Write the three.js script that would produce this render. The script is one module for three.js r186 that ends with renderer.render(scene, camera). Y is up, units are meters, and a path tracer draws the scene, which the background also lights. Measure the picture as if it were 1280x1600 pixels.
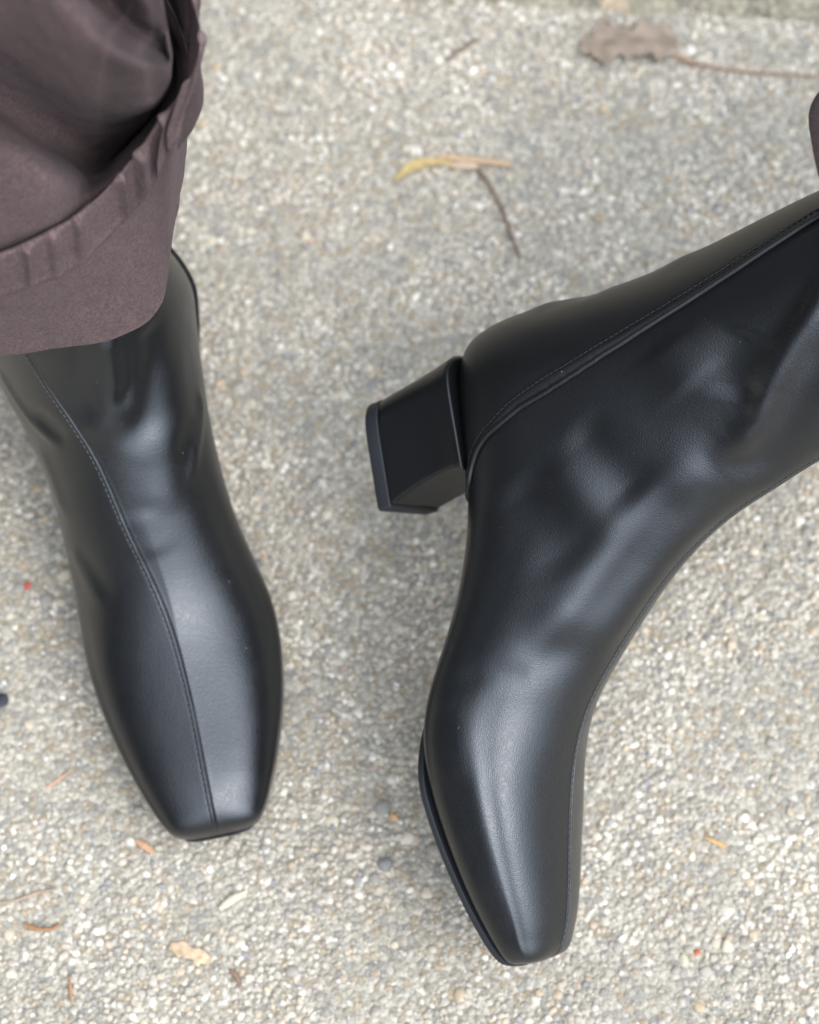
import * as THREE from 'three';
import { mergeGeometries } from 'three/addons/utils/BufferGeometryUtils.js';
import { ImprovedNoise } from 'three/addons/math/ImprovedNoise.js';

// ---------------------------------------------------------------- camera, sky, sun, exposure
const scene = new THREE.Scene();
const TILT = THREE.MathUtils.degToRad(22), DIST = 0.85;
const camera = new THREE.PerspectiveCamera(28.5, 819 / 1024, 0.05, 200);
camera.position.set(0, DIST * Math.cos(TILT), DIST * Math.sin(TILT));
camera.lookAt(0, 0, 0);
camera.focus = 0.695;
camera.userData.fStop = 7.6;

const renderer = new THREE.WebGLRenderer({ antialias: true });
renderer.setSize(819, 1024);
renderer.toneMapping = THREE.LinearToneMapping;
renderer.toneMappingExposure = 1.52;
renderer.shadowMap.enabled = true;

const SUN = new THREE.Vector3(0.42, 0.80, 0.42).normalize();
function skyTexture() {                       // thin overcast: bright overhead, dimmer towards the horizon, a broad soft glow round the hidden sun
  const W = 256, H = 128, d = new Float32Array(W * H * 4), v = new THREE.Vector3();
  for (let j = 0; j < H; j++) for (let i = 0; i < W; i++) {
    const el = ((j + 0.5) / H - 0.5) * Math.PI, az = ((i + 0.5) / W - 0.5) * 2 * Math.PI;
    v.set(Math.cos(el) * Math.cos(az), Math.sin(el), Math.cos(el) * Math.sin(az));
    const up = Math.max(0, v.y), g = Math.max(0, v.dot(SUN));
    const L = (v.y > 0 ? 0.06 + 0.12 * up : 0.05) + 3.75 * Math.pow(g, 3.7);
    const k = 4 * (j * W + i);
    d[k] = L * 0.88; d[k + 1] = L * 0.985; d[k + 2] = L * 1.14; d[k + 3] = 1;
  }
  const t = new THREE.DataTexture(d, W, H, THREE.RGBAFormat, THREE.FloatType);
  t.mapping = THREE.EquirectangularReflectionMapping;
  t.magFilter = t.minFilter = THREE.LinearFilter;
  t.wrapS = THREE.RepeatWrapping;
  t.needsUpdate = true;
  return t;
}
scene.background = scene.environment = skyTexture();
const sun = new THREE.DirectionalLight(0xfff6ea, 0.7);
sun.position.copy(SUN).multiplyScalar(3);
sun.castShadow = true;
sun.shadow.radius = 40;
sun.shadow.mapSize.set(2048, 2048);
Object.assign(sun.shadow.camera, { left: -0.6, right: 0.6, top: 0.6, bottom: -0.6, near: 0.5, far: 6 });
scene.add(sun, sun.target);

// ---------------------------------------------------------------- helpers
function rng(seed) {
  let a = seed >>> 0;
  return () => { a = (a + 0x6d2b79f5) | 0; let t = Math.imul(a ^ (a >>> 15), 1 | a); t = (t + Math.imul(t ^ (t >>> 7), 61 | t)) ^ t; return ((t ^ (t >>> 14)) >>> 0) / 4294967296; };
}
const perlin = new ImprovedNoise();
const noise = (x, y, z) => perlin.noise(x + 31.7, y + 17.3, z + 57.9);
const clamp = (x, a = 0, b = 1) => Math.min(b, Math.max(a, x));
const smooth = (a, b, x) => { const t = clamp((x - a) / (b - a)); return t * t * (3 - 2 * t); };
const lerp = (a, b, t) => a + (b - a) * t;
const used = {};
function numbered(name) { const n = used[name] || 0; used[name] = n + 1; return n ? name + '_' + String(n).padStart(3, '0') : name; }
function thing(name, label, category, group) {
  const o = new THREE.Group(); o.name = numbered(name); o.userData = { label, category };
  if (group) o.userData.group = group;
  scene.add(o); return o;
}
function mesh(name, geometry, material, parent, data) {
  const m = new THREE.Mesh(geometry, material); m.name = parent === scene ? numbered(name) : name;
  m.castShadow = m.receiveShadow = true; if (data) Object.assign(m.userData, data);
  parent.add(m); return m;
}
// uniform cubic B-spline through rows of numbers: smooth, ends pinned
function bspline(rows) {
  const n = rows.length, get = (i) => {
    if (i < 0) return rows[0].map((v, k) => 2 * v - rows[1][k]);
    if (i >= n) return rows[n - 1].map((v, k) => 2 * v - rows[n - 2][k]);
    return rows[i];
  };
  return (s) => {
    const i = Math.min(n - 2, Math.max(0, Math.floor(s))), t = s - i;
    const a = (1 - t) ** 3 / 6, b = (3 * t ** 3 - 6 * t * t + 4) / 6, c = (-3 * t ** 3 + 3 * t * t + 3 * t + 1) / 6, d = t ** 3 / 6;
    const p = get(i - 1), q = get(i), r = get(i + 1), w = get(i + 2);
    return q.map((_, k) => a * p[k] + b * q[k] + c * r[k] + d * w[k]);
  };
}
function grid(nu, nv, f, closed) {             // f(i, j) -> [x, y, z, u, v]; a sheet of quads, smooth normals
  const P = [], UV = [], I = [];
  for (let i = 0; i < nu; i++) for (let j = 0; j < nv; j++) { const q = f(i, j); P.push(q[0], q[1], q[2]); UV.push(q[3] || 0, q[4] || 0); }
  const nj = closed ? nv : nv - 1;
  for (let i = 0; i < nu - 1; i++) for (let j = 0; j < nj; j++) {
    const a = i * nv + j, b = i * nv + ((j + 1) % nv), c = a + nv, d = b + nv;
    I.push(a, c, b, b, c, d);
  }
  const g = new THREE.BufferGeometry();
  g.setAttribute('position', new THREE.Float32BufferAttribute(P, 3));
  g.setAttribute('uv', new THREE.Float32BufferAttribute(UV, 2));
  g.setIndex(I); g.computeVertexNormals(); return g;
}
function tube(points, radius, seg = 60, rad = 8, taper) {
  const c = new THREE.CatmullRomCurve3(points.map((p) => new THREE.Vector3(...p)));
  const g = new THREE.TubeGeometry(c, seg, radius, rad, false);
  if (taper) {
    const p = g.attributes.position, q = new THREE.Vector3(), w = new THREE.Vector3();
    for (let i = 0; i < p.count; i++) {
      const t = Math.floor(i / (rad + 1)) / seg; c.getPointAt(t, w); q.fromBufferAttribute(p, i).sub(w).multiplyScalar(taper(t)).add(w); p.setXYZ(i, q.x, q.y, q.z);
    }
    g.computeVertexNormals();
  }
  return g;
}
// distance from a point to a polyline, with how far along it
function toLine(p, L) {
  let best = 1e9, along = 0;
  const n = L.length - 1;
  for (let i = 0; i < n; i++) {
    const a = L[i], b = L[i + 1]; let dd = 0, ab = 0;
    for (let k = 0; k < a.length; k++) { dd += (b[k] - a[k]) ** 2; ab += (p[k] - a[k]) * (b[k] - a[k]); }
    const t = clamp(ab / dd); let d = 0;
    for (let k = 0; k < a.length; k++) d += (p[k] - a[k] - t * (b[k] - a[k])) ** 2;
    if (d < best) { best = d; along = (i + t) / n; }
  }
  return [Math.sqrt(best), along];
}
function dataTex(n, f, srgb, repeat) {
  const d = new Uint8Array(n * n * 4);
  for (let j = 0; j < n; j++) for (let i = 0; i < n; i++) {
    const c = f(i, j), k = 4 * (j * n + i);
    for (let q = 0; q < 3; q++) d[k + q] = clamp(Array.isArray(c) ? c[q] : c) * 255; d[k + 3] = 255;
  }
  const t = new THREE.DataTexture(d, n, n);
  t.wrapS = t.wrapT = THREE.RepeatWrapping; t.magFilter = t.minFilter = THREE.LinearFilter;
  if (srgb) t.colorSpace = THREE.SRGBColorSpace;
  if (repeat) t.repeat.set(repeat, repeat);
  t.needsUpdate = true; return t;
}
const toS = (x) => (x <= 0.0031308 ? 12.92 * x : 1.055 * x ** (1 / 2.4) - 0.055);
function cells(n, count, seed) {               // tiling cell noise: nearest and second nearest distances (in cells)
  const r = rng(seed), pts = [];
  for (let j = 0; j < count; j++) for (let i = 0; i < count; i++) pts.push([i + r(), j + r(), r()]);
  return (i, j) => {
    const x = (i / n) * count, y = (j / n) * count, cx = Math.floor(x), cy = Math.floor(y);
    let a = 9, b = 9, id = 0;
    for (let dy = -1; dy <= 1; dy++) for (let dx = -1; dx <= 1; dx++) {
      const ix = cx + dx, iy = cy + dy, q = pts[((iy + count) % count) * count + ((ix + count) % count)];
      const ex = q[0] + (ix < 0 ? -count : ix >= count ? count : 0) - x, ey = q[1] + (iy < 0 ? -count : iy >= count ? count : 0) - y;
      const d = Math.hypot(ex, ey);
      if (d < a) { b = a; a = d; id = q[2]; } else if (d < b) b = d;
    }
    return [a, b, id];
  };
}

// ---------------------------------------------------------------- materials
const leatherGrain = (() => { const c = cells(512, 56, 3), e = cells(512, 23, 8); return dataTex(512, (i, j) => { const a = c(i, j), b = e(i, j); return 0.7 * clamp((a[1] - a[0]) * 1.6) + 0.3 * clamp(b[1] - b[0]); }, false, 1 / 0.042); })();
const leatherDust = (() => {
  const n = 1024, buf = new Float32Array(n * n), r = rng(91);
  for (let k = 0; k < 90; k++) { const x = Math.floor(r() * n), y = Math.floor(r() * n), s = 0.06 + 0.4 * r() ** 2.5, w = r() < 0.12 ? 2 : 1; for (let a = 0; a < w; a++) for (let b = 0; b < w; b++) buf[((y + a) % n) * n + ((x + b) % n)] = s; }
  return dataTex(n, (i, j) => { const v = 0.0055 + buf[j * n + i]; return [toS(v * 0.98), toS(v), toS(v * 1.03)]; }, true, 1 / 0.23);
})();
const leatherGloss = (() => { const c = cells(256, 9, 5); return dataTex(256, (i, j) => { const a = c(i, j); return 0.86 + 0.14 * clamp(a[0]); }, false, 1 / 0.11); })();
const leather = new THREE.MeshPhysicalMaterial({ map: leatherDust, roughness: 0.33, roughnessMap: leatherGloss, bumpMap: leatherGrain, bumpScale: 0.00006, ior: 1.65, specularColor: new THREE.Color().setRGB(0.94, 0.97, 1.0) });
const leatherSmooth = new THREE.MeshPhysicalMaterial({ map: leatherDust, roughness: 0.40, bumpMap: leatherGrain, bumpScale: 0.00002, ior: 1.55 });
const heelWrap = new THREE.MeshPhysicalMaterial({ map: leatherDust, roughness: 0.36, bumpMap: leatherGrain, bumpScale: 0.00001, ior: 1.5 });
const rubber = new THREE.MeshStandardMaterial({ color: new THREE.Color().setRGB(0.014, 0.015, 0.018), roughness: 0.6 });
const thread = new THREE.MeshStandardMaterial({ color: new THREE.Color().setRGB(0.07, 0.068, 0.066), roughness: 0.55 });
const threadDark = new THREE.MeshStandardMaterial({ color: new THREE.Color().setRGB(0.022, 0.022, 0.022), roughness: 0.55 });
const lining = new THREE.MeshStandardMaterial({ color: new THREE.Color().setRGB(0.03, 0.027, 0.025), roughness: 0.9 });

const twill = dataTex(512, (i, j) => {          // fine twill: diagonal ribs broken by threads
  const x = i / 512, y = j / 512;
  const rib = 0.5 + 0.5 * Math.sin(2 * Math.PI * (x * 42 + y * 42)), thr = 0.5 + 0.5 * Math.sin(2 * Math.PI * (x * 63 - y * 21) + 3 * noise(Math.cos(6.283 * x) * 4, Math.sin(6.283 * x) * 4, y * 9));
  return 0.55 * rib + 0.3 * thr + 0.3 * noise(x * 60, y * 60, 2);
}, false, 1 / 0.03);
const clothTone = (() => {
  const n = 512, c = cells(n, 40, 21), e = cells(n, 150, 22);
  return dataTex(n, (i, j) => { const a = c(i, j), b = e(i, j); const v = 0.80 + 0.16 * (a[2] - 0.4) * clamp(1 - a[0]) + 0.42 * (b[2] - 0.5) + 0.05 * noise(i / 26, j / 26, 3); return [toS(0.124 * v), toS(0.079 * v), toS(0.074 * v)]; }, true, 1 / 0.09);
})();
const cloth = new THREE.MeshPhysicalMaterial({ map: clothTone, roughness: 0.95, bumpMap: twill, bumpScale: 0.00035, sheen: 0.22, sheenRoughness: 0.6, sheenColor: new THREE.Color().setRGB(0.5, 0.4, 0.4), vertexColors: true });

// ---------------------------------------------------------------- pavement: concrete bed with exposed gravel
{
  const pavement = new THREE.Group(); pavement.name = 'pavement'; pavement.userData = { kind: 'structure', label: 'pale exposed aggregate pavement of small grey and cream gravel under the boots' }; scene.add(pavement);
  const c1 = cells(1024, 84, 41), c2 = cells(1024, 190, 42);
  const tone = [[0.44, 0.41, 0.34], [0.38, 0.355, 0.30], [0.49, 0.455, 0.38], [0.34, 0.325, 0.29], [0.53, 0.495, 0.42], [0.41, 0.35, 0.26]];
  const bedMap = dataTex(1024, (i, j) => { const a = c1(i, j), b = c2(i, j), t = tone[Math.floor(a[2] * 6) % 6], v = (0.66 + 0.24 * clamp((a[1] - a[0]) * 3)) * (0.85 + 0.3 * b[2]); return t.map((q, k) => toS(q * v * [1.03, 0.98, 0.925][k])); }, true, 1 / 0.25);
  const bedBump = dataTex(1024, (i, j) => { const a = c1(i, j), b = c2(i, j); return 0.7 * clamp(1 - a[0]) + 0.3 * clamp(1 - b[0]); }, false, 1 / 0.25);
  const bed = new THREE.PlaneGeometry(120, 120, 1, 1); bed.rotateX(-Math.PI / 2);
  { const uv = bed.attributes.uv; for (let i = 0; i < uv.count; i++) uv.setXY(i, uv.getX(i) * 120, uv.getY(i) * 120); }
  mesh('concrete_bed', bed, new THREE.MeshStandardMaterial({ map: bedMap, bumpMap: bedBump, bumpScale: 0.0012, roughness: 0.9 }), pavement, { kind: 'structure' });

  const chipMat = new THREE.MeshStandardMaterial({ color: 0xffffff, roughness: 0.62 });
  function chipGeometry(seed, detail) {
    const g = new THREE.IcosahedronGeometry(1, detail), p = g.attributes.position, r = rng(seed), o = r() * 50, cuts = [];
    for (let k = 0; k < 5; k++) cuts.push(new THREE.Vector3(r() - 0.5, r() - 0.5, r() - 0.5).normalize().multiplyScalar(0.62 + 0.25 * r()));
    const q = new THREE.Vector3();
    for (let i = 0; i < p.count; i++) {
      q.fromBufferAttribute(p, i); q.multiplyScalar(1 + 0.28 * noise(q.x * 1.1 + o, q.y * 1.1, q.z * 1.1) + 0.1 * noise(q.x * 3 + o, q.y * 3, q.z * 3));
      for (const c of cuts) { const l = c.length(), e = q.dot(c) / l - l; if (e > 0) q.addScaledVector(c, (-e * 0.85) / l); }
      p.setXYZ(i, q.x, q.y, q.z);
    }
    // smooth normals over shared corners
    const key = new Map(), N = new Float32Array(p.count * 3), a = new THREE.Vector3(), b = new THREE.Vector3(), c = new THREE.Vector3();
    const kk = (i) => p.getX(i).toFixed(4) + p.getY(i).toFixed(4) + p.getZ(i).toFixed(4);
    for (let i = 0; i < p.count; i += 3) {
      a.fromBufferAttribute(p, i); b.fromBufferAttribute(p, i + 1); c.fromBufferAttribute(p, i + 2);
      const n = b.clone().sub(a).cross(c.clone().sub(a));
      for (let k = 0; k < 3; k++) { const s = kk(i + k); if (!key.has(s)) key.set(s, new THREE.Vector3()); key.get(s).add(n); }
    }
    for (let i = 0; i < p.count; i++) { const n = key.get(kk(i)).clone().normalize(); N.set([n.x, n.y, n.z], 3 * i); }
    g.setAttribute('normal', new THREE.BufferAttribute(N, 3)); return g;
  }
  const shapes = [1, 2, 3, 4, 5, 6].map((s) => chipGeometry(s * 77, 1));
  const R = rng(2024), X0 = -0.42, X1 = 0.42, Z0 = -0.34, Z1 = 0.40;
  const palette = [[0.47, 0.435, 0.36, 24], [0.41, 0.38, 0.32, 22], [0.53, 0.495, 0.415, 17], [0.37, 0.345, 0.295, 12], [0.33, 0.305, 0.265, 6], [0.61, 0.575, 0.50, 9], [0.46, 0.39, 0.295, 8], [0.51, 0.42, 0.31, 2.5], [0.72, 0.69, 0.62, 4], [0.48, 0.34, 0.23, 0.5], [0.27, 0.27, 0.27, 2.5]];
  const total = palette.reduce((s, c) => s + c[3], 0);
  const pick = () => { let t = R() * total; for (const c of palette) { t -= c[3]; if (t < 0) return c; } return palette[0]; };
  const lists = shapes.map(() => []), dummy = new THREE.Object3D(), singles = [];
  const put = (x, z, r, lift) => {
    dummy.position.set(x, lift, z); dummy.rotation.set((R() - 0.5) * 0.9, R() * 6.283, (R() - 0.5) * 0.9);
    dummy.scale.set(r * (0.8 + 0.5 * R()), r * (0.55 + 0.3 * R()), r * (0.8 + 0.45 * R())); dummy.updateMatrix();
    const c = pick(), patch = 1 + 0.22 * noise(x * 14, 1, z * 14) + 0.16 * noise(x * 37, 8, z * 37), v = (0.87 + 0.26 * R()) * patch;
    return { m: dummy.matrix.clone(), c: new THREE.Color().setRGB(c[0] * v * 1.03, c[1] * v * 0.975, c[2] * v * 0.925), shape: Math.floor(R() * shapes.length), r };
  };
  const step = 0.0025;
  for (let z = Z0; z < Z1; z += step) for (let x = X0; x < X1; x += step) {
    const px = x + (R() - 0.5) * step * 1.2, pz = z + (R() - 0.5) * step * 1.2;
    const rough = noise(px * 26, 3, pz * 26) + 0.5 * noise(px * 70, 5, pz * 70);            // some places are worn down to the matrix
    const t = R();
    let r = 0.0009 + 0.0010 * t * t + (R() < 0.10 ? 0.0006 * R() : 0);
    const worn = smooth(0.05, -0.30, rough);                                                   // there the chips sit level in the cement
    if (worn > 0.3 && R() < 0.55) r *= 0.62;
    const lift = -(0.26 + 0.34 * worn) * r + 0.0003 * rough + 0.00025 * R();
    const c = put(px, pz, r, lift); lists[c.shape].push(c);
  }
  for (let k = 0; k < 900; k++) { const c = put(lerp(X0, X1, R()), lerp(Z0, Z1, R()), 0.0016 + 0.0011 * R() * R(), -0.0001); lists[c.shape].push(c); }
  lists.forEach((L, k) => {
    const im = new THREE.InstancedMesh(shapes[k], chipMat, L.length); im.name = 'gravel'; im.userData = { kind: 'stuff' };
    L.forEach((c, i) => { im.setMatrixAt(i, c.m); im.setColorAt(i, c.c); }); im.castShadow = im.receiveShadow = true; pavement.add(im);
  });
  // the larger stones one could pick out, each on its own
  const stoneTones = [[0.49, 0.455, 0.385], [0.37, 0.355, 0.325], [0.32, 0.31, 0.295], [0.44, 0.405, 0.345], [0.58, 0.55, 0.48], [0.29, 0.285, 0.28], [0.52, 0.485, 0.41], [0.47, 0.39, 0.29]];
  const big = [11, 12, 13, 14, 15].map((s) => chipGeometry(s * 31, 2)), mats = stoneTones.map((c) => new THREE.MeshStandardMaterial({ color: new THREE.Color().setRGB(c[0] * 1.06, c[1] * 0.98, c[2] * 0.86), roughness: 0.68 }));
  const marks = [   // the few stones of their own colour: x, z, radius, colour, label
    [-0.1587, 0.0333, 0.0017, [0.50, 0.09, 0.06], 'small red chip in the gravel left of the flat boot'],
    [-0.1656, 0.0830, 0.0034, [0.028, 0.033, 0.04], 'dark slate stone at the left edge'],
    [-0.0064, 0.1308, 0.0018, [0.58, 0.33, 0.15], 'orange pebble between the two toes'],
    [0.1111, 0.1840, 0.0014, [0.50, 0.13, 0.06], 'tiny rust red chip near the lower right'],
    [0.1180, 0.0050, 0.0052, [0.31, 0.30, 0.275], 'grey flat stone right of the tilted boot'],
    [-0.0095, 0.1500, 0.0030, [0.22, 0.21, 0.19], 'dark grey stone between the two toes'],
    [-0.1470, -0.0020, 0.0050, [0.36, 0.345, 0.32], null], [-0.0640, 0.0240, 0.0030, [0.2, 0.19, 0.18], null],
  ];
  const place = (m, x, z, r) => { m.position.set(x, 0.10 * r, z); m.rotation.set((R() - 0.5) * 0.5, R() * 6.283, (R() - 0.5) * 0.5); m.scale.set(r * (0.9 + 0.3 * R()), r * (0.34 + 0.2 * R()), r * (0.8 + 0.4 * R())); };
  for (const [x, z, r, c, label] of marks) {
    const m = mesh('stone', big[Math.floor(R() * 5)], new THREE.MeshStandardMaterial({ color: new THREE.Color().setRGB(...c), roughness: 0.6 }), pavement, label ? { label } : {});
    place(m, x, z, r); if (label) m.position.y += 0.35 * r;
  }
  for (let k = 0; k < 285; k++) {
    const m = mesh('stone', big[k % 5], mats[Math.floor(R() * mats.length)], pavement);
    place(m, lerp(-0.20, 0.20, R()), lerp(-0.24, 0.22, R()), 0.0018 + 0.0016 * R() * R());
  }
}

// ---------------------------------------------------------------- kerb: a rough mortar edging along the far side, running slightly askew
{
  const n = 320, w = 40, g = grid(n, w, (i, j) => {
    const x = lerp(-0.5, 0.5, i / (n - 1)), t = j / (w - 1), ragged = 0.0035 * noise(x * 30, 1, 2) + 0.0025 * noise(x * 110, 4, 2);
    const z = -0.2590 + 0.077 * (x + 0.012) + ragged * (1 - t) - 0.16 * t * t - 0.002 * t;
    const y = -0.003 + 0.006 * smooth(0, 0.25, t) + 0.0022 * noise(x * 60, z * 60, 5) + 0.0012 * noise(x * 230, z * 230, 5);
    return [x, y, z, x, z];
  });
  const c = cells(512, 46, 61), e = cells(512, 11, 62), h = cells(512, 110, 63);
  const map = dataTex(512, (i, j) => { const a = c(i, j), b = e(i, j), d = h(i, j), v = 0.62 + 0.55 * a[2] * clamp(1.1 - a[0]) + 0.35 * (b[2] - 0.5) + 0.3 * (d[2] - 0.5), k = b[2] > 0.7 ? 1 : 0; return [toS((0.36 + 0.12 * k) * v), toS((0.315 + 0.05 * k) * v), toS((0.225 + 0.02 * k) * v)]; }, true, 1 / 0.12);
  const k = mesh('kerb', g, new THREE.MeshStandardMaterial({ map, bumpMap: map, bumpScale: 0.0008, roughness: 0.95 }), scene, { kind: 'structure', label: 'olive brown weathered kerb edge along the top of the gravel' });
  k.material.side = THREE.DoubleSide;
}

// ---------------------------------------------------------------- boots
// stations from the toe tip back under the heel and up the shaft, in mm: top line (x, y), sole or back line (x, y), half width, height of the widest place, squareness of the top and of the bottom
const STATIONS = [
  [213, 24, 213, 19.5, 6, 0.45, 3, 3],
  [212.6, 27.5, 212.3, 17.5, 12.2, 0.45, 3, 3],
  [211.3, 31, 211, 15.8, 16.4, 0.44, 3.1, 3.2],
  [208, 34.3, 207.6, 14.6, 19.2, 0.43, 3.2, 3.4],
  [203, 36.8, 203, 13.2, 21.6, 0.42, 3.3, 3.5],
  [196, 39, 196, 11.6, 24.6, 0.42, 3.3, 3.6],
  [186, 41.4, 186, 9.6, 28.4, 0.42, 3.2, 3.8],
  [168, 45, 169, 7, 33.8, 0.42, 3.05, 4],
  [151, 49, 150, 4.8, 37.4, 0.41, 2.8, 4],
  [137.4, 53.6, 133, 4.2, 38.9, 0.39, 2.5, 4],
  [124.3, 60.4, 117, 6.2, 38.4, 0.34, 2.1, 3.8],
  [111, 71.8, 101, 13, 36.3, 0.35, 2.05, 3.6],
  [98.7, 83.7, 84, 22, 34.4, 0.37, 2, 3.4],
  [85.5, 98, 63, 29.5, 33, 0.4, 2, 3.2],
  [75, 112, 40, 34.5, 32.4, 0.42, 2, 3.2],
  [67, 127, 18, 36, 33, 0.44, 2, 3.1],
  [63, 138, 1, 37, 33.6, 0.45, 2, 3.0],
  [60.3, 146, -10, 38.5, 34.2, 0.46, 2, 2.8],
  [58, 152, -17, 43, 34.8, 0.47, 2, 2.6],
  [56, 158, -21, 51, 35.2, 0.48, 2, 2.2],
  [53.5, 166, -22.8, 62, 35.8, 0.49, 2, 2.1],
  [51, 173.5, -23, 75, 36.2, 0.5, 2, 2],
  [49, 181, -23, 88, 36.6, 0.5, 2, 2],
  [47, 189, -22.5, 103, 37, 0.5, 2, 2],
  [44.5, 198, -24, 122, 37.5, 0.5, 2, 2],
  [42, 208, -28, 143, 38.5, 0.5, 2, 2],
  [39, 220, -32.5, 165, 39.5, 0.5, 2, 2],
  [36.5, 233, -36.5, 190, 40.5, 0.5, 2, 2],
  [35, 246, -39, 216, 41.5, 0.5, 2, 2],
  [34, 258, -41, 244, 42, 0.5, 2, 2],
  [33, 272, -42, 270, 42.5, 0.5, 2, 2],
  [32, 300, -43, 300, 43, 0.5, 2, 2],
  [31, 325, -43, 325, 43, 0.5, 2, 2],
];
const PIPING = [[44, 35], [41, 39], [35, 42], [28, 46.5], [23, 54], [17, 68], [11.5, 88], [6, 106], [1, 122], [-7, 147], [-15, 171], [-20.5, 187], [-26, 215], [-30, 250]];
const pipingX = (y) => { for (let i = 1; i < PIPING.length; i++) if (y <= PIPING[i][1]) { const a = PIPING[i - 1], b = PIPING[i]; return lerp(a[0], b[0], clamp((y - a[1]) / (b[1] - a[1]))); } return -44; };

function makeBoot(label, opts) {
  const boot = thing('ankle_boot', label, 'boot', null);
  const squash = (x, y) => (opts.cut && y > opts.cut ? [x * 1 + 0, opts.cut + (y - opts.cut) * 0.12] : [x, y]);
  const station = bspline(STATIONS.map((r) => [...squash(r[0], r[1]), ...squash(r[2], r[3]), ...r.slice(4), ...(opts.extra ? opts.extra(r) : [0])]));
  const S1 = STATIONS.length - 1;
  const spow = (v, e) => Math.sign(v) * Math.pow(Math.abs(v), e);
  // bare shape: s along the stations, a round the section (0 at the seam on top, +-PI under the sole or at the back)
  function bare(s, a) {
    const q = station(s), [tx, ty, bx, by, w, m, nt, nb, seam, shift = 0, wider = 1] = q;
    if (seam) a += Math.sign(seam) * Math.asin(Math.min(0.95, Math.abs(seam) / w) ** (nt / 2)) * Math.cos(a / 2) ** 2;
    const c = Math.cos(a), sn = Math.sin(a), up = c >= 0, e = 2 / (up ? nt : nb);
    const z0 = spow(sn, e) * w, L = Math.hypot(tx - bx, ty - by), roof = 0.15 * smooth(1.5, 4, s) * smooth(12.5, 9, s);
    const h = spow(c, e) * (up ? 1 - m : m) - (up ? (roof * Math.abs(z0) * smooth(0, 0.5, c)) / L : 0), z = z0 * wider + shift;
    return [lerp(bx, tx, m + h), lerp(by, ty, m + h), z];
  }
  const eps = 0.004;
  function normal(s, a) {
    const p = bare(clamp(s - eps, 0, S1), a), q = bare(clamp(s + eps, 0, S1), a), b0 = bare(s, a - eps), b1 = bare(s, a + eps);
    const u = [q[0] - p[0], q[1] - p[1], q[2] - p[2]], v = [b1[0] - b0[0], b1[1] - b0[1], b1[2] - b0[2]];
    let n = [u[1] * v[2] - u[2] * v[1], u[2] * v[0] - u[0] * v[2], u[0] * v[1] - u[1] * v[0]];
    const l = Math.hypot(...n) || 1; n = n.map((x) => x / l);
    return n;
  }
  const flip = (() => { const p = bare(11, 0), n = normal(11, 0), q = bare(11, Math.PI); return (n[0] * (p[0] - q[0]) + n[1] * (p[1] - q[1])) > 0 ? 1 : -1; })();
  function fold(p, n) {
    let d = 0;
    for (const f of opts.folds) {
      if (f.side && f.side * p[2] < 0) continue;
      const [r, t] = toLine(f.flat ? [p[0], p[1]] : p, f.line);
      if (r > 3.2 * f.w) continue;
      const end = f.line.length > 1 ? smooth(-0.02, 0.22, t) * smooth(1.02, 0.78, t) : 1;
      d += f.amp * Math.exp(-((r / f.w) ** 2)) * (f.keep ? 1 : end) * (f.side ? smooth(0, 12, f.side * p[2]) : 1);
    }
    d += 0.22 * noise(p[0] / 30, p[1] / 30, p[2] / 30 + opts.seed) + 0.035 * noise(p[0] / 7, p[1] / 7, p[2] / 7 + opts.seed);
    return d;
  }
  function point(s, a, off = 0, seamOn = true) {
    const p = bare(s, a), n = normal(s, a).map((x) => x * flip);
    let d = off + fold(p, n);
    if (seamOn) {
      const p0 = bare(s, 0), e = Math.sign(a) * Math.hypot(p[0] - p0[0], p[1] - p0[1], p[2] - p0[2]);   // mm from the seam
      if (Math.abs(e) < 9) { const g = smooth(0, 2.5, s); d += g * (0.10 * Math.exp(-(((Math.abs(e) - 0.9) / 0.7) ** 2)) - 0.42 * Math.exp(-((e / 0.36) ** 2)) - 0.10 * Math.exp(-(((e - 1.7) / 0.4) ** 2))); }
    }
    return [p[0] + n[0] * d, p[1] + n[1] * d, p[2] + n[2] * d];
  }
  const mm = (p) => [p[0] / 1000, p[1] / 1000, p[2] / 1000];
  // parameter of ring and station, denser at the toe tip and near the seam
  const NS = 320, NA = 400;
  const beside = (s, mm) => { const p0 = bare(s, 0); let a = 0; for (; a < 0.6; a += 0.0008) { const p = bare(s, a); if (Math.hypot(p[0] - p0[0], p[1] - p0[1], p[2] - p0[2]) > mm) break; } return a; };
  const sAt = (i) => { const t = i / (NS - 1); return S1 * (t < 0.25 ? 0.6 * t * (0.35 + 2.6 * t) + 0.0 : lerp(0.6 * 0.25 * (0.35 + 0.65), 1, (t - 0.25) / 0.75)); };
  const aAt = (j) => { const t = (2 * j) / NA - 1; return Math.PI * Math.sign(t) * (0.03 * Math.abs(t) + 0.97 * Math.abs(t) ** 2.5); };
  const lenS = [0]; for (let i = 1; i < NS; i++) { const p = bare(sAt(i), 0), q = bare(sAt(i - 1), 0); lenS.push(lenS[i - 1] + Math.hypot(p[0] - q[0], p[1] - q[1]) / 1000); }
  // upper
  const rows = []; let arc = 0;
  for (let i = 0; i < NS; i++) {
    const row = []; let last = null; arc = 0;
    for (let j = 0; j <= NA; j++) {
      const p = mm(point(sAt(i), aAt(j))); if (last) arc += Math.hypot(p[0] - last[0], p[1] - last[1], p[2] - last[2]);
      row.push([...p, arc, lenS[i]]); last = p;
    }
    const mid = row[NA / 2][3]; for (const q of row) q[3] -= mid; rows.push(row);
  }
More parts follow.
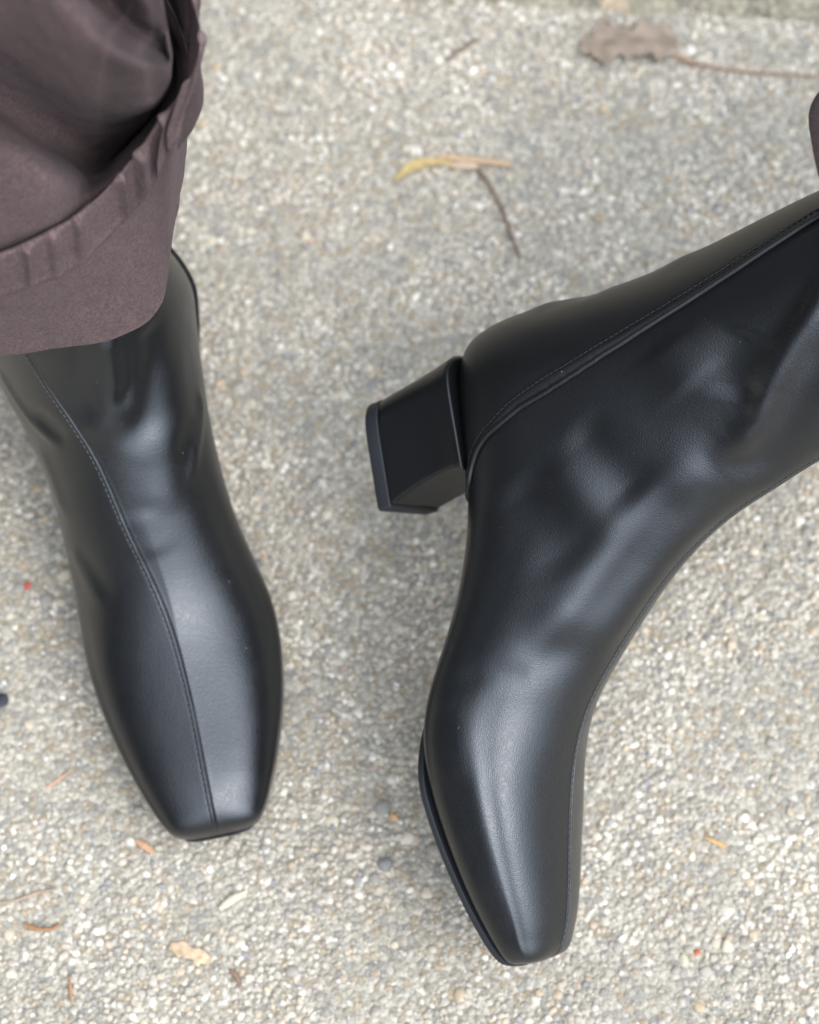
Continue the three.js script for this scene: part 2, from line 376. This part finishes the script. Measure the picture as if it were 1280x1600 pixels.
  { // tip cap and, at the top, the turned edge down into the lining
    const c = [0, 0, 0]; for (const q of rows[0]) for (let k = 0; k < 3; k++) c[k] += q[k] / rows[0].length;
    rows.unshift(rows[0].map((q) => [lerp(q[0], c[0], 0.98) + 0.0001, lerp(q[1], c[1], 0.98), lerp(q[2], c[2], 0.98), q[3], q[4]]));
  }
  mesh('upper', grid(rows.length, NA + 1, (i, j) => rows[i][j]), leather, boot).material.side = THREE.DoubleSide;
  const lin = [[0, 0], [1.6, 0.3], [2.6, -6], [3, -30], [3, -70]];
  mesh('lining', grid(lin.length, 121, (i, j) => { const a = (j / 120 * 2 - 1) * Math.PI, p = point(S1, a, -lin[i][0], false); return [p[0] / 1000, (p[1] + lin[i][1]) / 1000, p[2] / 1000, j / 120, i]; }), lining, boot);
  // back panel laid over the upper behind the piping
  const NB = 150, NP = 90, sB0 = 14.0, edge = [];
  const cross = (s, sign) => { for (let a = 0.25; a < Math.PI; a += 0.004) { const p = bare(s, sign * a); if (p[0] < pipingX(p[1])) return sign * a; } return sign * Math.PI; };
  const crossPts = []; let sStart = sB0;
  for (let s = 12.5; s < S1; s += 0.02) { if (Math.abs(cross(s, 1)) < Math.PI - 0.05) { sStart = s; break; } }
  for (let i = 0; i < NB; i++) { const s = lerp(sStart, S1, i / (NB - 1)); crossPts.push([s, cross(s, 1), cross(s, -1)]); }
  mesh('back_panel', grid(NB, NP, (i, j) => {
    const [s, a, b] = crossPts[i], t = j / (NP - 1), e = Math.min(t, 1 - t), full = a + (2 * Math.PI + b - a) * t, ang = full > Math.PI ? full - 2 * Math.PI : full;
    const back = 0.45 * Math.exp(-(((t - 0.5) / 0.02) ** 2)) - 0.35 * Math.exp(-(((t - 0.5) / 0.006) ** 2));
    const row = e * NP > 2.2 && e * NP < 3.4 ? -0.18 : 0;
    const p = point(s, ang, (e < 0.001 ? -0.3 : 0.8 + row) + back, false);
    return [...mm(p), (t - 0.5) * 0.14, i * 0.0016];
  }), leatherSmooth, boot);
  for (const [sign, nm] of [[1, 1], [-1, 2]]) {
    const pts = crossPts.filter((_, i) => i % 3 === 0).map(([s, a, b]) => mm(point(s, (sign > 0 ? a : b) - sign * 0.012, 0.65, false)));
    mesh('piping', tube(pts, 0.00105, 220, 8), leatherSmooth, boot);
  }
  // stitches: the centre seam, and the row behind the piping
  const st = [], one = new THREE.CapsuleGeometry(0.00021, 0.0012, 3, 6), M = new THREE.Matrix4(), Q = new THREE.Quaternion(), Y = new THREE.Vector3(0, 1, 0);
  const stitch = (p, q) => { const d = new THREE.Vector3(...q).sub(new THREE.Vector3(...p)), l = d.length(); Q.setFromUnitVectors(Y, d.clone().divideScalar(l)); M.compose(new THREE.Vector3(...p).addScaledVector(d, 0.5), Q, new THREE.Vector3(1, 1, 1)); st.push(one.clone().applyMatrix4(M)); };
  function run(f, pitch) { let last = f(0), acc = 0, i0 = last; for (let t = 0; t <= 1; t += 0.0004) { const p = f(t), d = Math.hypot(p[0] - i0[0], p[1] - i0[1], p[2] - i0[2]); if (d >= pitch * 0.74 && acc === 0) { stitch(i0, p); acc = 1; } if (d >= pitch) { i0 = p; acc = 0; } } }
  run((t) => { const s = lerp(3.0, S1 - 0.1, t), a = beside(s, 1.65); return mm(point(s, a, 0.2)); }, 0.0023);
  mesh('stitching', mergeGeometries(st.splice(0)), thread, boot, { kind: 'stuff' });
  const cr = bspline(crossPts);
  for (const sign of [1, -1]) run((t) => { const q = cr(t * (NB - 1) * 0.99); return mm(point(q[0], sign > 0 ? q[1] + 0.075 : q[2] - 0.075, 0.95, false)); }, 0.0021);
  mesh('stitching', mergeGeometries(st), threadDark, boot, { kind: 'stuff' });
  // outsole: thin slab under the upper from the toe to the heel breast
  const NO = 120, prof = [[0, 1.2], [0.90, 1.2], [0.995, 0.7], [1.0, 0.3], [1.0, -1.2], [0.985, -1.8], [0.95, -2.0], [0, -2.0]], ring = [...prof, ...prof.slice(1, -1).reverse().map(([a, b]) => [-a, b])];
  const soleRow = (i) => { const s = lerp(0.25, 13.6, (i / (NO - 1)) ** 1.2), q = station(s), w = bare(s, 2.3)[2], out = lerp(0.0, -16, smooth(8.1, 11, s)), r = 0; return [q[2] + 0.5 * (1 - smooth(0.3, 3, s)), q[3], w - (q[9] || 0) + out + r, q[9] || 0]; };
  const sole = grid(NO + 2, ring.length, (i, j) => { const k = clamp(i - 1, 0, NO - 1), [x, y, w, mid] = soleRow(k), sh = i === 0 || i === NO + 1 ? 0.02 : 1; return [x / 1000, (y + ring[j][1] * (i === 0 || i === NO + 1 ? 0.5 : 1)) / 1000, (w * ring[j][0] * sh + mid) / 1000, j / 12, i / 20]; }, true);
  const soleFlat = sole.toNonIndexed(); soleFlat.computeVertexNormals();
  mesh('outsole', soleFlat, rubber, boot);
  // heel: D-shaped block with a flat raked breast, and its top lift
  const heel = new THREE.Group(); heel.name = 'heel'; boot.add(heel); heel.position.z = (opts.heelShift || 0) / 1000;
  function dee(t, xb, xf, w, r) {               // t round the outline, rounded back, small corner radius at the breast
    const pts = []; const d = (xf - xb);
    for (let k = 0; k <= 40; k++) { const a = Math.PI / 2 + (Math.PI * k) / 40, e = 2 / 3.8, c = Math.cos(a), s = Math.sin(a); pts.push([xb + d * 0.52 + spow(c, e) * d * 0.52, spow(s, e) * w]); }
    for (let k = 0; k <= 8; k++) { const a = -Math.PI / 2 + (Math.PI / 2) * (k / 8); pts.push([xf - r + Math.cos(a) * r, -w + r + Math.sin(a) * r]); }
    for (let k = 0; k <= 8; k++) { const a = (Math.PI / 2) * (k / 8); pts.push([xf - r + Math.cos(a) * r, w - r + Math.sin(a) * r]); }
    return pts;
  }
  function stack(levels) {                       // levels: y, back x, front x, half width; capped
    const L = levels.map((l) => dee(0, l[1], l[2], l[3], l[4] || 1.6)), n = L[0].length, m = levels.length;
    return grid(m + 2, n, (i, j) => {
      const k = clamp(i - 1, 0, m - 1), p = L[k][j], c = i === 0 || i === m + 1;
      const mid = 4.2 * (1 - smooth(0, 32, levels[k][0]));
      return [(c ? (levels[k][1] + levels[k][2]) / 2 : p[0]) / 1000, levels[k][0] / 1000, ((c ? 0 : p[1]) + mid) / 1000, j * 0.002, levels[k][0] / 1000];
    }, true);
  }
  const lv = []; for (let k = 0; k <= 16; k++) { const y = 5 + 33.5 * (k / 16), t = k / 16; lv.push([y, lerp(-4, -12.6, t), lerp(38.2, 29.5, t) - 1.3 * Math.sin(Math.PI * t) + 2.0 * t ** 7, lerp(18.8, 27.4, t ** 1.1)]); }
  lv.unshift([4.95, -3.2, 37.6, 18.2]); lv.push([39.1, -12.0, 32.5, 27.0, 1.6], [39.5, -11.0, 32.5, 26.0, 1.6]);
  mesh('heel_block', stack(lv), heelWrap, heel);
  mesh('top_lift', stack([[-0.8, -3, 38.9, 18.4, 1.4], [-0.2, -3.6, 39.5, 19, 1.4], [4.4, -4, 39.3, 19.2, 1.4], [4.9, -3.6, 38.9, 18.9, 1.4]]), rubber, heel);
  // stand it in the place
  const { phi, rho, pitch, origin } = opts, D = THREE.MathUtils.degToRad, p = D(phi), r = D(rho), t = D(pitch);
  const s = new THREE.Vector3(Math.cos(p), 0, -Math.sin(p)), f = new THREE.Vector3(Math.sin(p) * Math.cos(t), -Math.sin(t), Math.cos(p) * Math.cos(t)), y2 = f.clone().cross(s);
  const u = y2.multiplyScalar(Math.sin(r)).addScaledVector(s, Math.cos(r)), n = f.clone().cross(u);
  boot.matrix.makeBasis(f, u, n).setPosition(...origin);
  boot.matrix.decompose(boot.position, boot.quaternion, boot.scale);
  boot.userData.tool = undefined; delete boot.userData.tool;
  return boot;
}
// rho is the angle of the boot's own upright above the ground: 96 stands, leaning a little outwards; 24 lies on its outer side
const lookup = (T, y) => { if (y <= T[0][0]) return T[0][1]; for (let i = 1; i < T.length; i++) if (y <= T[i][0]) return lerp(T[i - 1][1], T[i][1], (y - T[i - 1][0]) / (T[i][0] - T[i - 1][0])); return T[T.length - 1][1]; };
// the flat boot's leg leans and turns a little: seam turned aside (mm), section shifted sideways (mm) and widened, by height of the top line
const SEAM = [[36, -0.5], [46, 0], [53, 1.5], [61, 4], [72, 6.3], [98, 9.6], [127, 14.5], [160, 18]], SHIFT = [[45, 0], [60, 1.2], [84, 5.5], [98, 6.5], [127, 11], [152, 13], [166, 18], [181, 24], [198, 31], [233, 38]], WIDER = [[60, 1], [72, 0.97], [98, 1.0], [127, 1.16], [160, 1.24]];
const LEFT = { phi: 11.5, rho: 90, pitch: 0, origin: [-0.1162, 0.0012, -0.0656], seed: 3.3, cut: 160, heelShift: 9, folds: [], extra: (r) => [lookup(SEAM, r[1]), lookup(SHIFT, r[1]), lookup(WIDER, r[1])] };
const RIGHT = { phi: 9.5, rho: 32, pitch: 14, origin: [-0.0063, 0.0772, -0.0099], seed: 9.1, folds: [] };
// creases of the leather (mm in the boot's own frame)
const F = (amp, w, line) => ({ amp: amp * 0.8, w: w * 1.12, line: line.map((p) => p.slice(0, 2)), flat: true, side: 1 });
RIGHT.folds.push(
  F(4.0, 4.2, [[-8, 198], [10, 184], [21, 171], [31, 160], [41, 152], [46, 144], [49, 131]]),
  F(-1.8, 8, [[10, 158], [20, 151], [33, 146]]), F(-2.4, 6.5, [[20, 190], [30, 177], [42, 162], [51, 151], [56, 136]]),
  F(3.6, 7.5, [[42, 136], [58, 115], [72, 93], [90, 75], [105, 57]]), F(-2.8, 6, [[53, 127], [65, 110], [82, 90], [100, 70], [116, 50]]), F(1.8, 6, [[62, 130], [75, 108], [92, 88], [109, 66]]),
  F(-1.8, 8, [[27, 88], [44, 98], [58, 106]]), F(-1.7, 10, [[40, 62], [58, 70], [79, 77]]), F(1.0, 6.5, [[36, 76], [55, 87], [69, 97]]), F(1.4, 9, [[7, 127], [26, 135]]),
  F(0.9, 5, [[109, 24], [128, 25], [147, 20]]), F(-0.8, 4, [[108, 29], [108, 43], [113, 54]]), F(-0.45, 2.6, [[140, 33], [170, 30], [191, 28], [207, 26]]),
  { amp: 0.9, w: 6, line: [[-24, 70, -22], [-24, 74, 0], [-22, 78, 20]] }, { amp: -0.9, w: 6, line: [[-23, 88, -22], [-23, 92, 0], [-20, 96, 22]] }, { amp: 0.7, w: 7, line: [[-25, 124, -20], [-25, 128, 0], [-20, 134, 22]] },
);
const G = (amp, w, line) => ({ amp: amp * 0.85, w: w * 1.1, line });
LEFT.folds.push(
  G(-1.8, 5, [[60, 150, 12], [62, 142, 13], [67, 126, 17], [76, 109, 16]]), G(2.0, 6.5, [[58, 150, 3], [61, 140, 4], [67, 126, 5], [74, 114, 11], [80, 103, 18]]), G(-1.5, 3.6, [[57, 148, -3], [59, 136, -2], [67, 123, 0], [74, 115, 5]]),
  G(-1.9, 6, [[52, 138, -13], [56, 127, -11], [72, 110, -5], [85, 99, 4]]), G(1.0, 8, [[74, 106, -8], [88, 91, -8], [102, 80, -1]]), G(1.3, 3.0, [[56, 88, -26], [63, 83, -23], [79, 84, -19], [94, 80, -14]]), G(-1.1, 4, [[68, 90, -15], [84, 90, -12]]),
  G(1.5, 3.0, [[42, 114, 46], [52, 104, 42], [62, 99, 38], [76, 97, 28]]), G(-1.2, 4.5, [[62, 106, 37], [76, 101, 27]]), G(1.0, 4, [[66, 86, 38], [90, 66, 35]]), G(0.7, 4, [[98, 58, 36], [124, 50, 29]]), G(-0.5, 5, [[100, 62, 33], [126, 54, 24]]),
  G(0.8, 8, [[100, 83, 7], [115, 69, 4]]), G(1.2, 8, [[50, 116, -18], [69, 98, -16], [86, 88, -12]]), G(0.7, 9, [[140, 50, -21], [182, 41, -18], [203, 36, -13]]),
);
const flatBoot = makeBoot('black leather square-toe ankle boot standing flat under the plum trouser cuff', LEFT);
const tiltedBoot = makeBoot('black leather ankle boot rolled on its side showing its block heel', RIGHT);

// ---------------------------------------------------------------- trousers
{
  const trousers = thing('trousers', 'faded plum cotton trousers with wide turned-up cuffs worn over both boots', 'trousers');
  const AX = [-0.128, -0.062];
  function closeRow(v) {                         // complete a row of visible points round the back of the leg
    const pts = v.map((p) => p.map((q) => q / 1000)), a = pts[pts.length - 1], b = pts[0];
    let ta = Math.atan2(a[2] - AX[1], a[0] - AX[0]), tb = Math.atan2(b[2] - AX[1], b[0] - AX[0]);
    const ra = Math.hypot(a[2] - AX[1], a[0] - AX[0]), rb = Math.hypot(b[2] - AX[1], b[0] - AX[0]);
    while (tb > ta - 0.4) tb -= 2 * Math.PI; if (tb < ta - 2 * Math.PI) tb += 2 * Math.PI;
    for (let k = 1; k <= 6; k++) { const t = k / 7, an = lerp(ta, tb, t), r = Math.max(lerp(ra, rb, t) * (1 - 0.22 * Math.sin(Math.PI * Math.sqrt(t))), 0.040 * Math.sin(Math.PI * t)); pts.push([AX[0] + r * Math.cos(an), lerp(a[1], b[1], t), AX[1] + r * Math.sin(an)]); }
    return pts;
  }
  function surface(rows, nu, nv, shape, tone) {
    const R = rows.map(closeRow), K = R[0].length, M = R.length;
    const flat = bspline(R.map((r) => r.flat()));
    const ringAt = (s) => { const q = flat(s); return (t) => { const x = t * K, i = Math.floor(x), e = x - i, g = (k) => { const m = ((k % K) + K) % K; return q.slice(3 * m, 3 * m + 3); }; const a = (1 - e) ** 3 / 6, b = (3 * e ** 3 - 6 * e * e + 4) / 6, c = (-3 * e ** 3 + 3 * e * e + 3 * e + 1) / 6, d = e ** 3 / 6, A = g(i - 1), B = g(i), C = g(i + 1), D = g(i + 2); return B.map((_, k) => a * A[k] + b * B[k] + c * C[k] + d * D[k]); }; };
    const P = []; const len = [];
    for (let i = 0; i < nu; i++) { const f = ringAt(((M - 1) * i) / (nu - 1)); const row = []; let arc = 0, last; for (let j = 0; j <= nv; j++) { const p = f(j / nv); if (last) arc += Math.hypot(p[0] - last[0], p[1] - last[1], p[2] - last[2]); last = p; row.push([...p, arc]); } P.push(row); }
    for (let j = 0; j <= nv; j++) { let l = 0; for (let i = 0; i < nu; i++) { if (i) l += Math.hypot(...[0, 1, 2].map((k) => P[i][j][k] - P[i - 1][j][k])); P[i][j].push(l); } }
    let g = grid(nu, nv + 1, (i, j) => P[i][j]);
    const p = g.attributes.position, nrm = g.attributes.normal, col = new Float32Array(p.count * 3);
    for (let i = 0; i < nu; i++) for (let j = 0; j <= nv; j++) {
      const k = i * (nv + 1) + j, s = ((M - 1) * i) / (nu - 1), t = j / nv * K, q = P[i][j];
      const d = shape ? shape(s, t, q) : 0;
      p.setXYZ(k, q[0] + nrm.getX(k) * d, q[1] + nrm.getY(k) * d, q[2] + nrm.getZ(k) * d);
      const c = tone ? tone(s, t, q) : 1; col.set([c, c, c], 3 * k);
    }
    g.setAttribute('color', new THREE.BufferAttribute(col, 3)); g.computeVertexNormals(); return g;
  }
  const soft = (q) => 0.0010 * noise(q[0] * 45, q[1] * 45, q[2] * 45) + 0.0004 * noise(q[0] * 130, q[1] * 130, q[2] * 130);
  const hem = [[-161, 164, 11], [-141, 167, 10], [-125, 169, 9], [-111, 171, 8], [-95, 174, 5], [-85, 180, 0], [-81, 190, -9], [-79, 202, -17]];
  const inHem = hem.map(([x, y, z], k) => [x - (k > 3 ? 3 : 0), y + 12, z - 6]);
  const lowHem = hem.map(([x, y, z]) => [x, y - 1, z - 2]);
  const mid = [[-155, 192, 11], [-136, 194, 8], [-121, 196, 7], [-108, 199, 1], [-92, 206, -7], [-83, 216, -16], [-77, 229, -18], [-75, 239, -23]];
  const sti = [[-151, 208, 13], [-132, 210, 11], [-119, 213, 8], [-106, 216, 3], [-91, 224, -10], [-81, 236, -17], [-75, 252, -19], [-68, 264, -21]];
  const rid = [[-148, 227, 10], [-128, 230, 6], [-116, 233, 2], [-103, 237, -4], [-90, 244, -15], [-77, 256, -26], [-64, 274, -32], [-60, 286, -37]];
  const ridIn = rid.map(([x, y, z]) => [x - 1, y - 1, z - 3]), ridDeep = rid.map(([x, y, z]) => [x - 3, y - 35, z - 5]);
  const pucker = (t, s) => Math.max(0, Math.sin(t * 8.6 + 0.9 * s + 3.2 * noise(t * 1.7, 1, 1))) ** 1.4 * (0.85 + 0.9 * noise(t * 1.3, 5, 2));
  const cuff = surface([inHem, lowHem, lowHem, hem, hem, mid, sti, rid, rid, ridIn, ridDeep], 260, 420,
    (s, t, q) => { const band = smooth(5.8, 6.3, s) * smooth(8.2, 7.3, s); return soft(q) - 0.0042 * band * pucker(t, s) - 0.0006 * Math.exp(-(((s - 6.05) / 0.06) ** 2)); },
    (s, t) => 1 + 0.5 * Math.exp(-(((s - 7.75) / 0.42) ** 2)) - 0.2 * pucker(t, s) * smooth(5.9, 6.5, s) * smooth(7.5, 6.9, s) - 0.25 * Math.exp(-(((s - 5.95) / 0.05) ** 2)) + 0.14 * Math.exp(-(((s - 6.1) / 0.12) ** 2)) * (0.5 + noise(t * 5, 2, 3)) + 0.10 * Math.exp(-(((s - 3) / 0.5) ** 2)));  // highlight painted along the worn ridge, shade painted into puckers and stitch groove
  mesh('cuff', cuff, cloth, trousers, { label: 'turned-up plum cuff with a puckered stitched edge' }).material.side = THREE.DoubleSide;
  const circle = (cx, y, cz, r) => { const o = []; for (let k = 0; k < 8; k++) { const a = Math.PI * (0.95 - 1.15 * k / 7); o.push([cx + r * Math.cos(a), y, cz + r * Math.sin(a)]); } return o; };
  const leg = surface([
    rid.map(([x, y, z]) => [x - 5, y - 40, z - 8]),
    [[-149, 224, 7], [-129, 226, 2], [-118, 229, -2], [-104, 232, -9], [-93, 236, -21], [-79, 246, -33], [-69, 260, -39], [-66, 274, -44]],
    [[-144, 249, -1], [-125, 250, -1], [-114, 248, 0], [-104, 242, -6], [-101, 207, -38], [-88, 198, -63], [-75, 231, -60], [-72, 256, -58]],
    [[-137, 280, -16], [-121, 278, -11], [-111, 272, -5], [-102, 260, -6], [-107, 186, -48], [-94, 174, -78], [-78, 219, -67], [-74, 249, -65]],
    [[-149, 242, -45], [-131, 236, -41], [-121, 224, -41], [-112, 208, -42], [-107, 175, -60], [-95, 170, -80], [-80, 217, -64], [-75, 246, -67]],
    [[-147, 252, -53], [-130, 248, -51], [-117, 239, -46], [-105, 222, -44], [-96, 203, -55], [-89, 196, -67], [-79, 224, -58], [-75, 249, -62]],
    [[-138, 289, -39], [-120, 290, -33], [-107, 286, -26], [-96, 275, -22], [-87, 264, -25], [-79, 252, -35], [-75, 255, -39], [-73, 259, -45]],
    [[-128, 324, -30], [-107, 324, -20], [-97, 324, -9], [-87, 320, -4], [-78, 314, -4], [-72, 304, -9], [-70, 290, -19], [-70, 279, -31]],
    [[-110, 344, -35], [-96, 342, -21], [-87, 338, -11], [-83, 334, -5], [-78, 328, -3], [-72, 316, -9], [-70, 301, -17], [-69, 286, -27]],
    [[-118, 306, -67], [-103, 300, -54], [-95, 294, -44], [-89, 292, -37], [-83, 288, -34], [-77, 282, -34], [-73, 278, -34], [-71, 276, -35]],
    [[-110, 308, -70], [-96, 298, -61], [-91, 290, -53], [-85, 286, -47], [-80, 282, -42], [-75, 278, -42], [-74, 276, -40], [-71, 274, -40]],
    [[-95, 354, -50], [-84, 346, -39], [-80, 336, -32], [-76, 326, -29], [-72, 318, -27], [-70, 308, -30], [-71, 296, -34], [-70, 286, -37]],
    circle(-150, 390, -85, 58), circle(-160, 480, -95, 66), circle(-165, 600, -105, 72),
  ], 320, 360, (s, t, q) => 1.3 * soft(q), (s, t, q) => 1 + 0.1 * noise(q[0] * 30, q[1] * 30, q[2] * 30));
  mesh('trouser_leg', leg, cloth, trousers);
  // the other leg: its hem slips back from the tilted boot at the right edge
  const bm = tiltedBoot.matrix, v3 = new THREE.Vector3();
  const hem2 = grid(60, 160, (i, j) => {
    const t = i / 59, a = (j / 159) * 2 * Math.PI, c = Math.cos(a), sn = Math.sin(a), up = t < 0.06 ? 0.008 * (1 - t / 0.06) : 0.30 * (t - 0.06);
    const r = (t < 0.06 ? 0.96 : 1) * (1 + 0.05 * Math.sin(3 * a + 1) + 0.04 * noise(c * 1.5, sn * 1.5, t * 4) + 0.03 * t);
    const x = -0.012 + c * 0.060 * r, z = sn * 0.052 * r, y = 0.2182 + 0.12 * x - 0.45 * z + 0.004 * noise(c * 2, sn * 2, 7) + up;
    v3.set(x, y, z).applyMatrix4(bm); return [v3.x, v3.y, v3.z, a * 0.06, up];
  });
  hem2.setAttribute('color', new THREE.BufferAttribute(new Float32Array(hem2.attributes.position.count * 3).fill(0.9), 3));
  mesh('trouser_leg', hem2, cloth, trousers, { label: 'sliver of dark plum trouser hem at the right edge' });
}

// ---------------------------------------------------------------- litter on the gravel
{
  const mat = (r, g, b, rough = 0.85) => new THREE.MeshStandardMaterial({ color: new THREE.Color().setRGB(r, g, b), roughness: rough, vertexColors: true });
  // a thin dry blade along a midline: widths, thickness, edges curled up, outline ragged
  function blade(mid, widths, o) {
    const c = new THREE.CatmullRomCurve3(mid.map((p) => new THREE.Vector3(...p))), n = o.n || 40, m = 16, seed = o.seed || 1, P = new THREE.Vector3(), T = new THREE.Vector3(), cols = [];
    const g = grid(n, m, (i, j) => {
      const t = i / (n - 1); c.getPoint(t, P); c.getTangent(t, T); const nx = -T.z, nz = T.x, l = Math.hypot(nx, nz) || 1;
      const k = t * (widths.length - 1), q = Math.min(widths.length - 2, Math.floor(k)), a = (j / m) * 2 * Math.PI, side = Math.cos(a);
      let w = lerp(widths[q], widths[q + 1], k - q); w *= 1 + (o.rag || 0) * noise(t * 9, side * 2, seed);
      const y = (o.curl || 0) * side * side * w + o.thick * Math.sin(a) * (1 - 0.5 * side * side) + (o.bump || 0) * noise(t * 6, side * 1.7, seed + 3);
      const v = 1 + (o.tone || 0.25) * noise(t * 7, side * 2, seed + 9) - (o.rib ? 0.25 * Math.exp(-((side / 0.1) ** 2)) : 0); cols.push(v, v, v);
      return [P.x + (nx / l) * w * side, P.y + y, P.z + (nz / l) * w * side];
    }, true);
    g.setAttribute('color', new THREE.Float32BufferAttribute(cols, 3)); return g;
  }
  const bit = (name, label, category, mid, widths, o, m, group) => { const b = mesh(name, blade(mid.map((p) => p.map((q) => q / 1000)), widths.map((q) => q / 1000), { ...o, thick: o.thick / 1000, bump: (o.bump || 0) / 1000 }), m, scene); b.userData = { label, category }; if (group) b.userData.group = group; m.side = THREE.DoubleSide; return b; };
  const leaf = thing('dried_leaf', 'broad grey brown dead leaf with a long thin stalk lying near the kerb', 'leaf');
  const brown = mat(0.30, 0.225, 0.165); brown.side = THREE.DoubleSide;
  const mmv = (L) => L.map((p) => p.map((q) => q / 1000));
  mesh('leaf_blade', blade(mmv([[79, 3.5, -232], [88, 4, -232], [100, 4.5, -233], [112, 4, -233.5], [124, 3.5, -231]]), [3, 6.5, 10.2, 10.4, 8.2, 10.4, 9.4, 4.5].map((q) => q / 1000), { thick: 0.00035, rag: 0.6, curl: 0.03, bump: 0.0013, seed: 4, tone: 0.4, rib: true, n: 70 }), brown, leaf);
  mesh('leaf_stalk', blade(mmv([[122, 3, -227], [132, 2.5, -222.5], [146, 1.8, -219.6], [168, 1.6, -217.5], [196, 1.6, -215.5]]), [1.0, 0.7, 0.55, 0.5, 0.5].map((q) => q / 1000), { thick: 0.0005, seed: 8 }), mat(0.32, 0.18, 0.11), leaf);
  bit('dried_leaf', 'slim curled yellow leaf on the gravel above the heel', 'leaf', [[-7, 2.2, -160.5], [-1, 2.6, -165.5], [6, 3, -168.5], [14, 2.6, -169.5], [24, 2, -168]], [0.5, 2.0, 2.9, 2.3, 1.0, 0.9], { thick: 0.3, rag: 0.2, curl: 0.25, bump: 0.6, seed: 11, tone: 0.5 }, mat(0.50, 0.36, 0.15));
  bit('straw', 'flat tan straw stalk touching the yellow leaf', 'straw', [[13, 2.2, -172.8], [28, 2.4, -171.2], [46, 2.2, -168.6]], [1.2, 1.5, 1.35, 1.1], { thick: 0.45, seed: 13, tone: 0.3 }, mat(0.55, 0.37, 0.22));
  bit('husk', 'small tan husk fragment between yellow leaf and straw', 'husk', [[17, 2, -168.2], [24, 2.6, -167.4], [31, 2, -167.6]], [0.8, 2.0, 2.1, 0.9], { thick: 0.4, curl: 0.3, rag: 0.4, seed: 17 }, mat(0.55, 0.40, 0.27));
  bit('twig', 'thin dark brown twig trailing down from the straw', 'twig', [[31, 1.6, -167], [36, 1.9, -158], [41, 1.6, -147], [45, 1.8, -134], [49, 1.4, -121.5]], [1.1, 0.85, 0.7, 0.65, 0.9, 0.6], { thick: 0.75, rag: 0.5, seed: 19 }, mat(0.22, 0.145, 0.105));
  bit('twig', 'short dark twig half buried left of the brown leaf', 'twig', [[17, 1.2, -225], [24, 1.8, -230.5], [32, 1.3, -236.5]], [0.7, 1.1, 0.9], { thick: 0.8, rag: 0.5, seed: 23 }, mat(0.19, 0.14, 0.10));
  bit('bark_flake', 'small orange bark flake below the flat boot toe', 'bark', [[-108, 1.8, 140.2], [-104.5, 2.2, 142.6], [-100.5, 1.6, 145.6]], [0.7, 1.5, 1.4, 0.6], { thick: 0.4, rag: 0.4, seed: 29 }, mat(0.52, 0.30, 0.17));
  bit('leaf_scrap', 'crumpled pale tan leaf scrap near the bottom left', 'leaf scrap', [[-92.5, 1.8, 181.5], [-85, 2.6, 184.5], [-77, 1.8, 188]], [1.6, 3.0, 2.4, 2.9, 1.2], { thick: 0.3, rag: 0.5, curl: 0.2, bump: 1.0, seed: 31, tone: 0.4 }, mat(0.56, 0.40, 0.25));
  bit('husk', 'pale cream husk lying between the toes near the bottom', 'husk', [[-74, 1.8, 167.5], [-69, 2.4, 164], [-63.5, 1.8, 160.5]], [0.8, 1.6, 1.5, 0.6], { thick: 0.7, rag: 0.3, seed: 37 }, mat(0.66, 0.58, 0.40));
  bit('seed', 'golden seed right of the tilted boot toe', 'seed', [[116.5, 1.9, 139.3], [121, 2.3, 141.4], [125.3, 1.8, 143.4]], [0.4, 0.95, 0.9, 0.4], { thick: 0.8, seed: 41 }, mat(0.58, 0.36, 0.16));
  bit('pine_needle', 'short brown needle lying upright at bottom left', 'needle', [[-131, 1.5, 193.5], [-130.2, 1.8, 198.5], [-129.6, 1.4, 203.5]], [0.4, 0.75, 0.7, 0.4], { thick: 0.5, seed: 43 }, mat(0.38, 0.20, 0.10));
  bit('root_fibre', 'long thin brown fibre at the left edge', 'fibre', [[-166, 1.4, 165.6], [-155, 1.8, 164.5], [-146, 1.4, 161.2], [-138, 1.6, 159.6]], [0.5, 0.65, 0.6, 0.4], { thick: 0.5, rag: 0.4, seed: 47 }, mat(0.36, 0.26, 0.18));
  bit('stem_scrap', 'rust brown stem scrap above the short needle', 'stem', [[-149.5, 1.5, 173.6], [-144, 1.8, 175.3], [-139, 1.5, 175.2], [-136, 1.6, 173.6]], [1.2, 0.8, 0.7, 0.55], { thick: 0.6, rag: 0.6, seed: 53 }, mat(0.33, 0.17, 0.08));
  bit('bark_flake', 'small dark brown bark flake near the crumpled leaf scrap', 'bark', [[-69.5, 1.4, 190.5], [-66.5, 1.9, 193.5], [-65, 1.4, 197]], [0.5, 1.1, 0.9, 0.4], { thick: 0.5, rag: 0.5, seed: 59 }, mat(0.26, 0.16, 0.11));
  bit('straw', 'tiny reddish straw left of the flat boot toe', 'straw', [[-145, 1.5, 119.5], [-141, 1.8, 116.5], [-136.5, 1.4, 113]], [0.5, 0.6, 0.55, 0.3], { thick: 0.45, seed: 61 }, mat(0.58, 0.33, 0.20));
}
renderer.render(scene, camera);
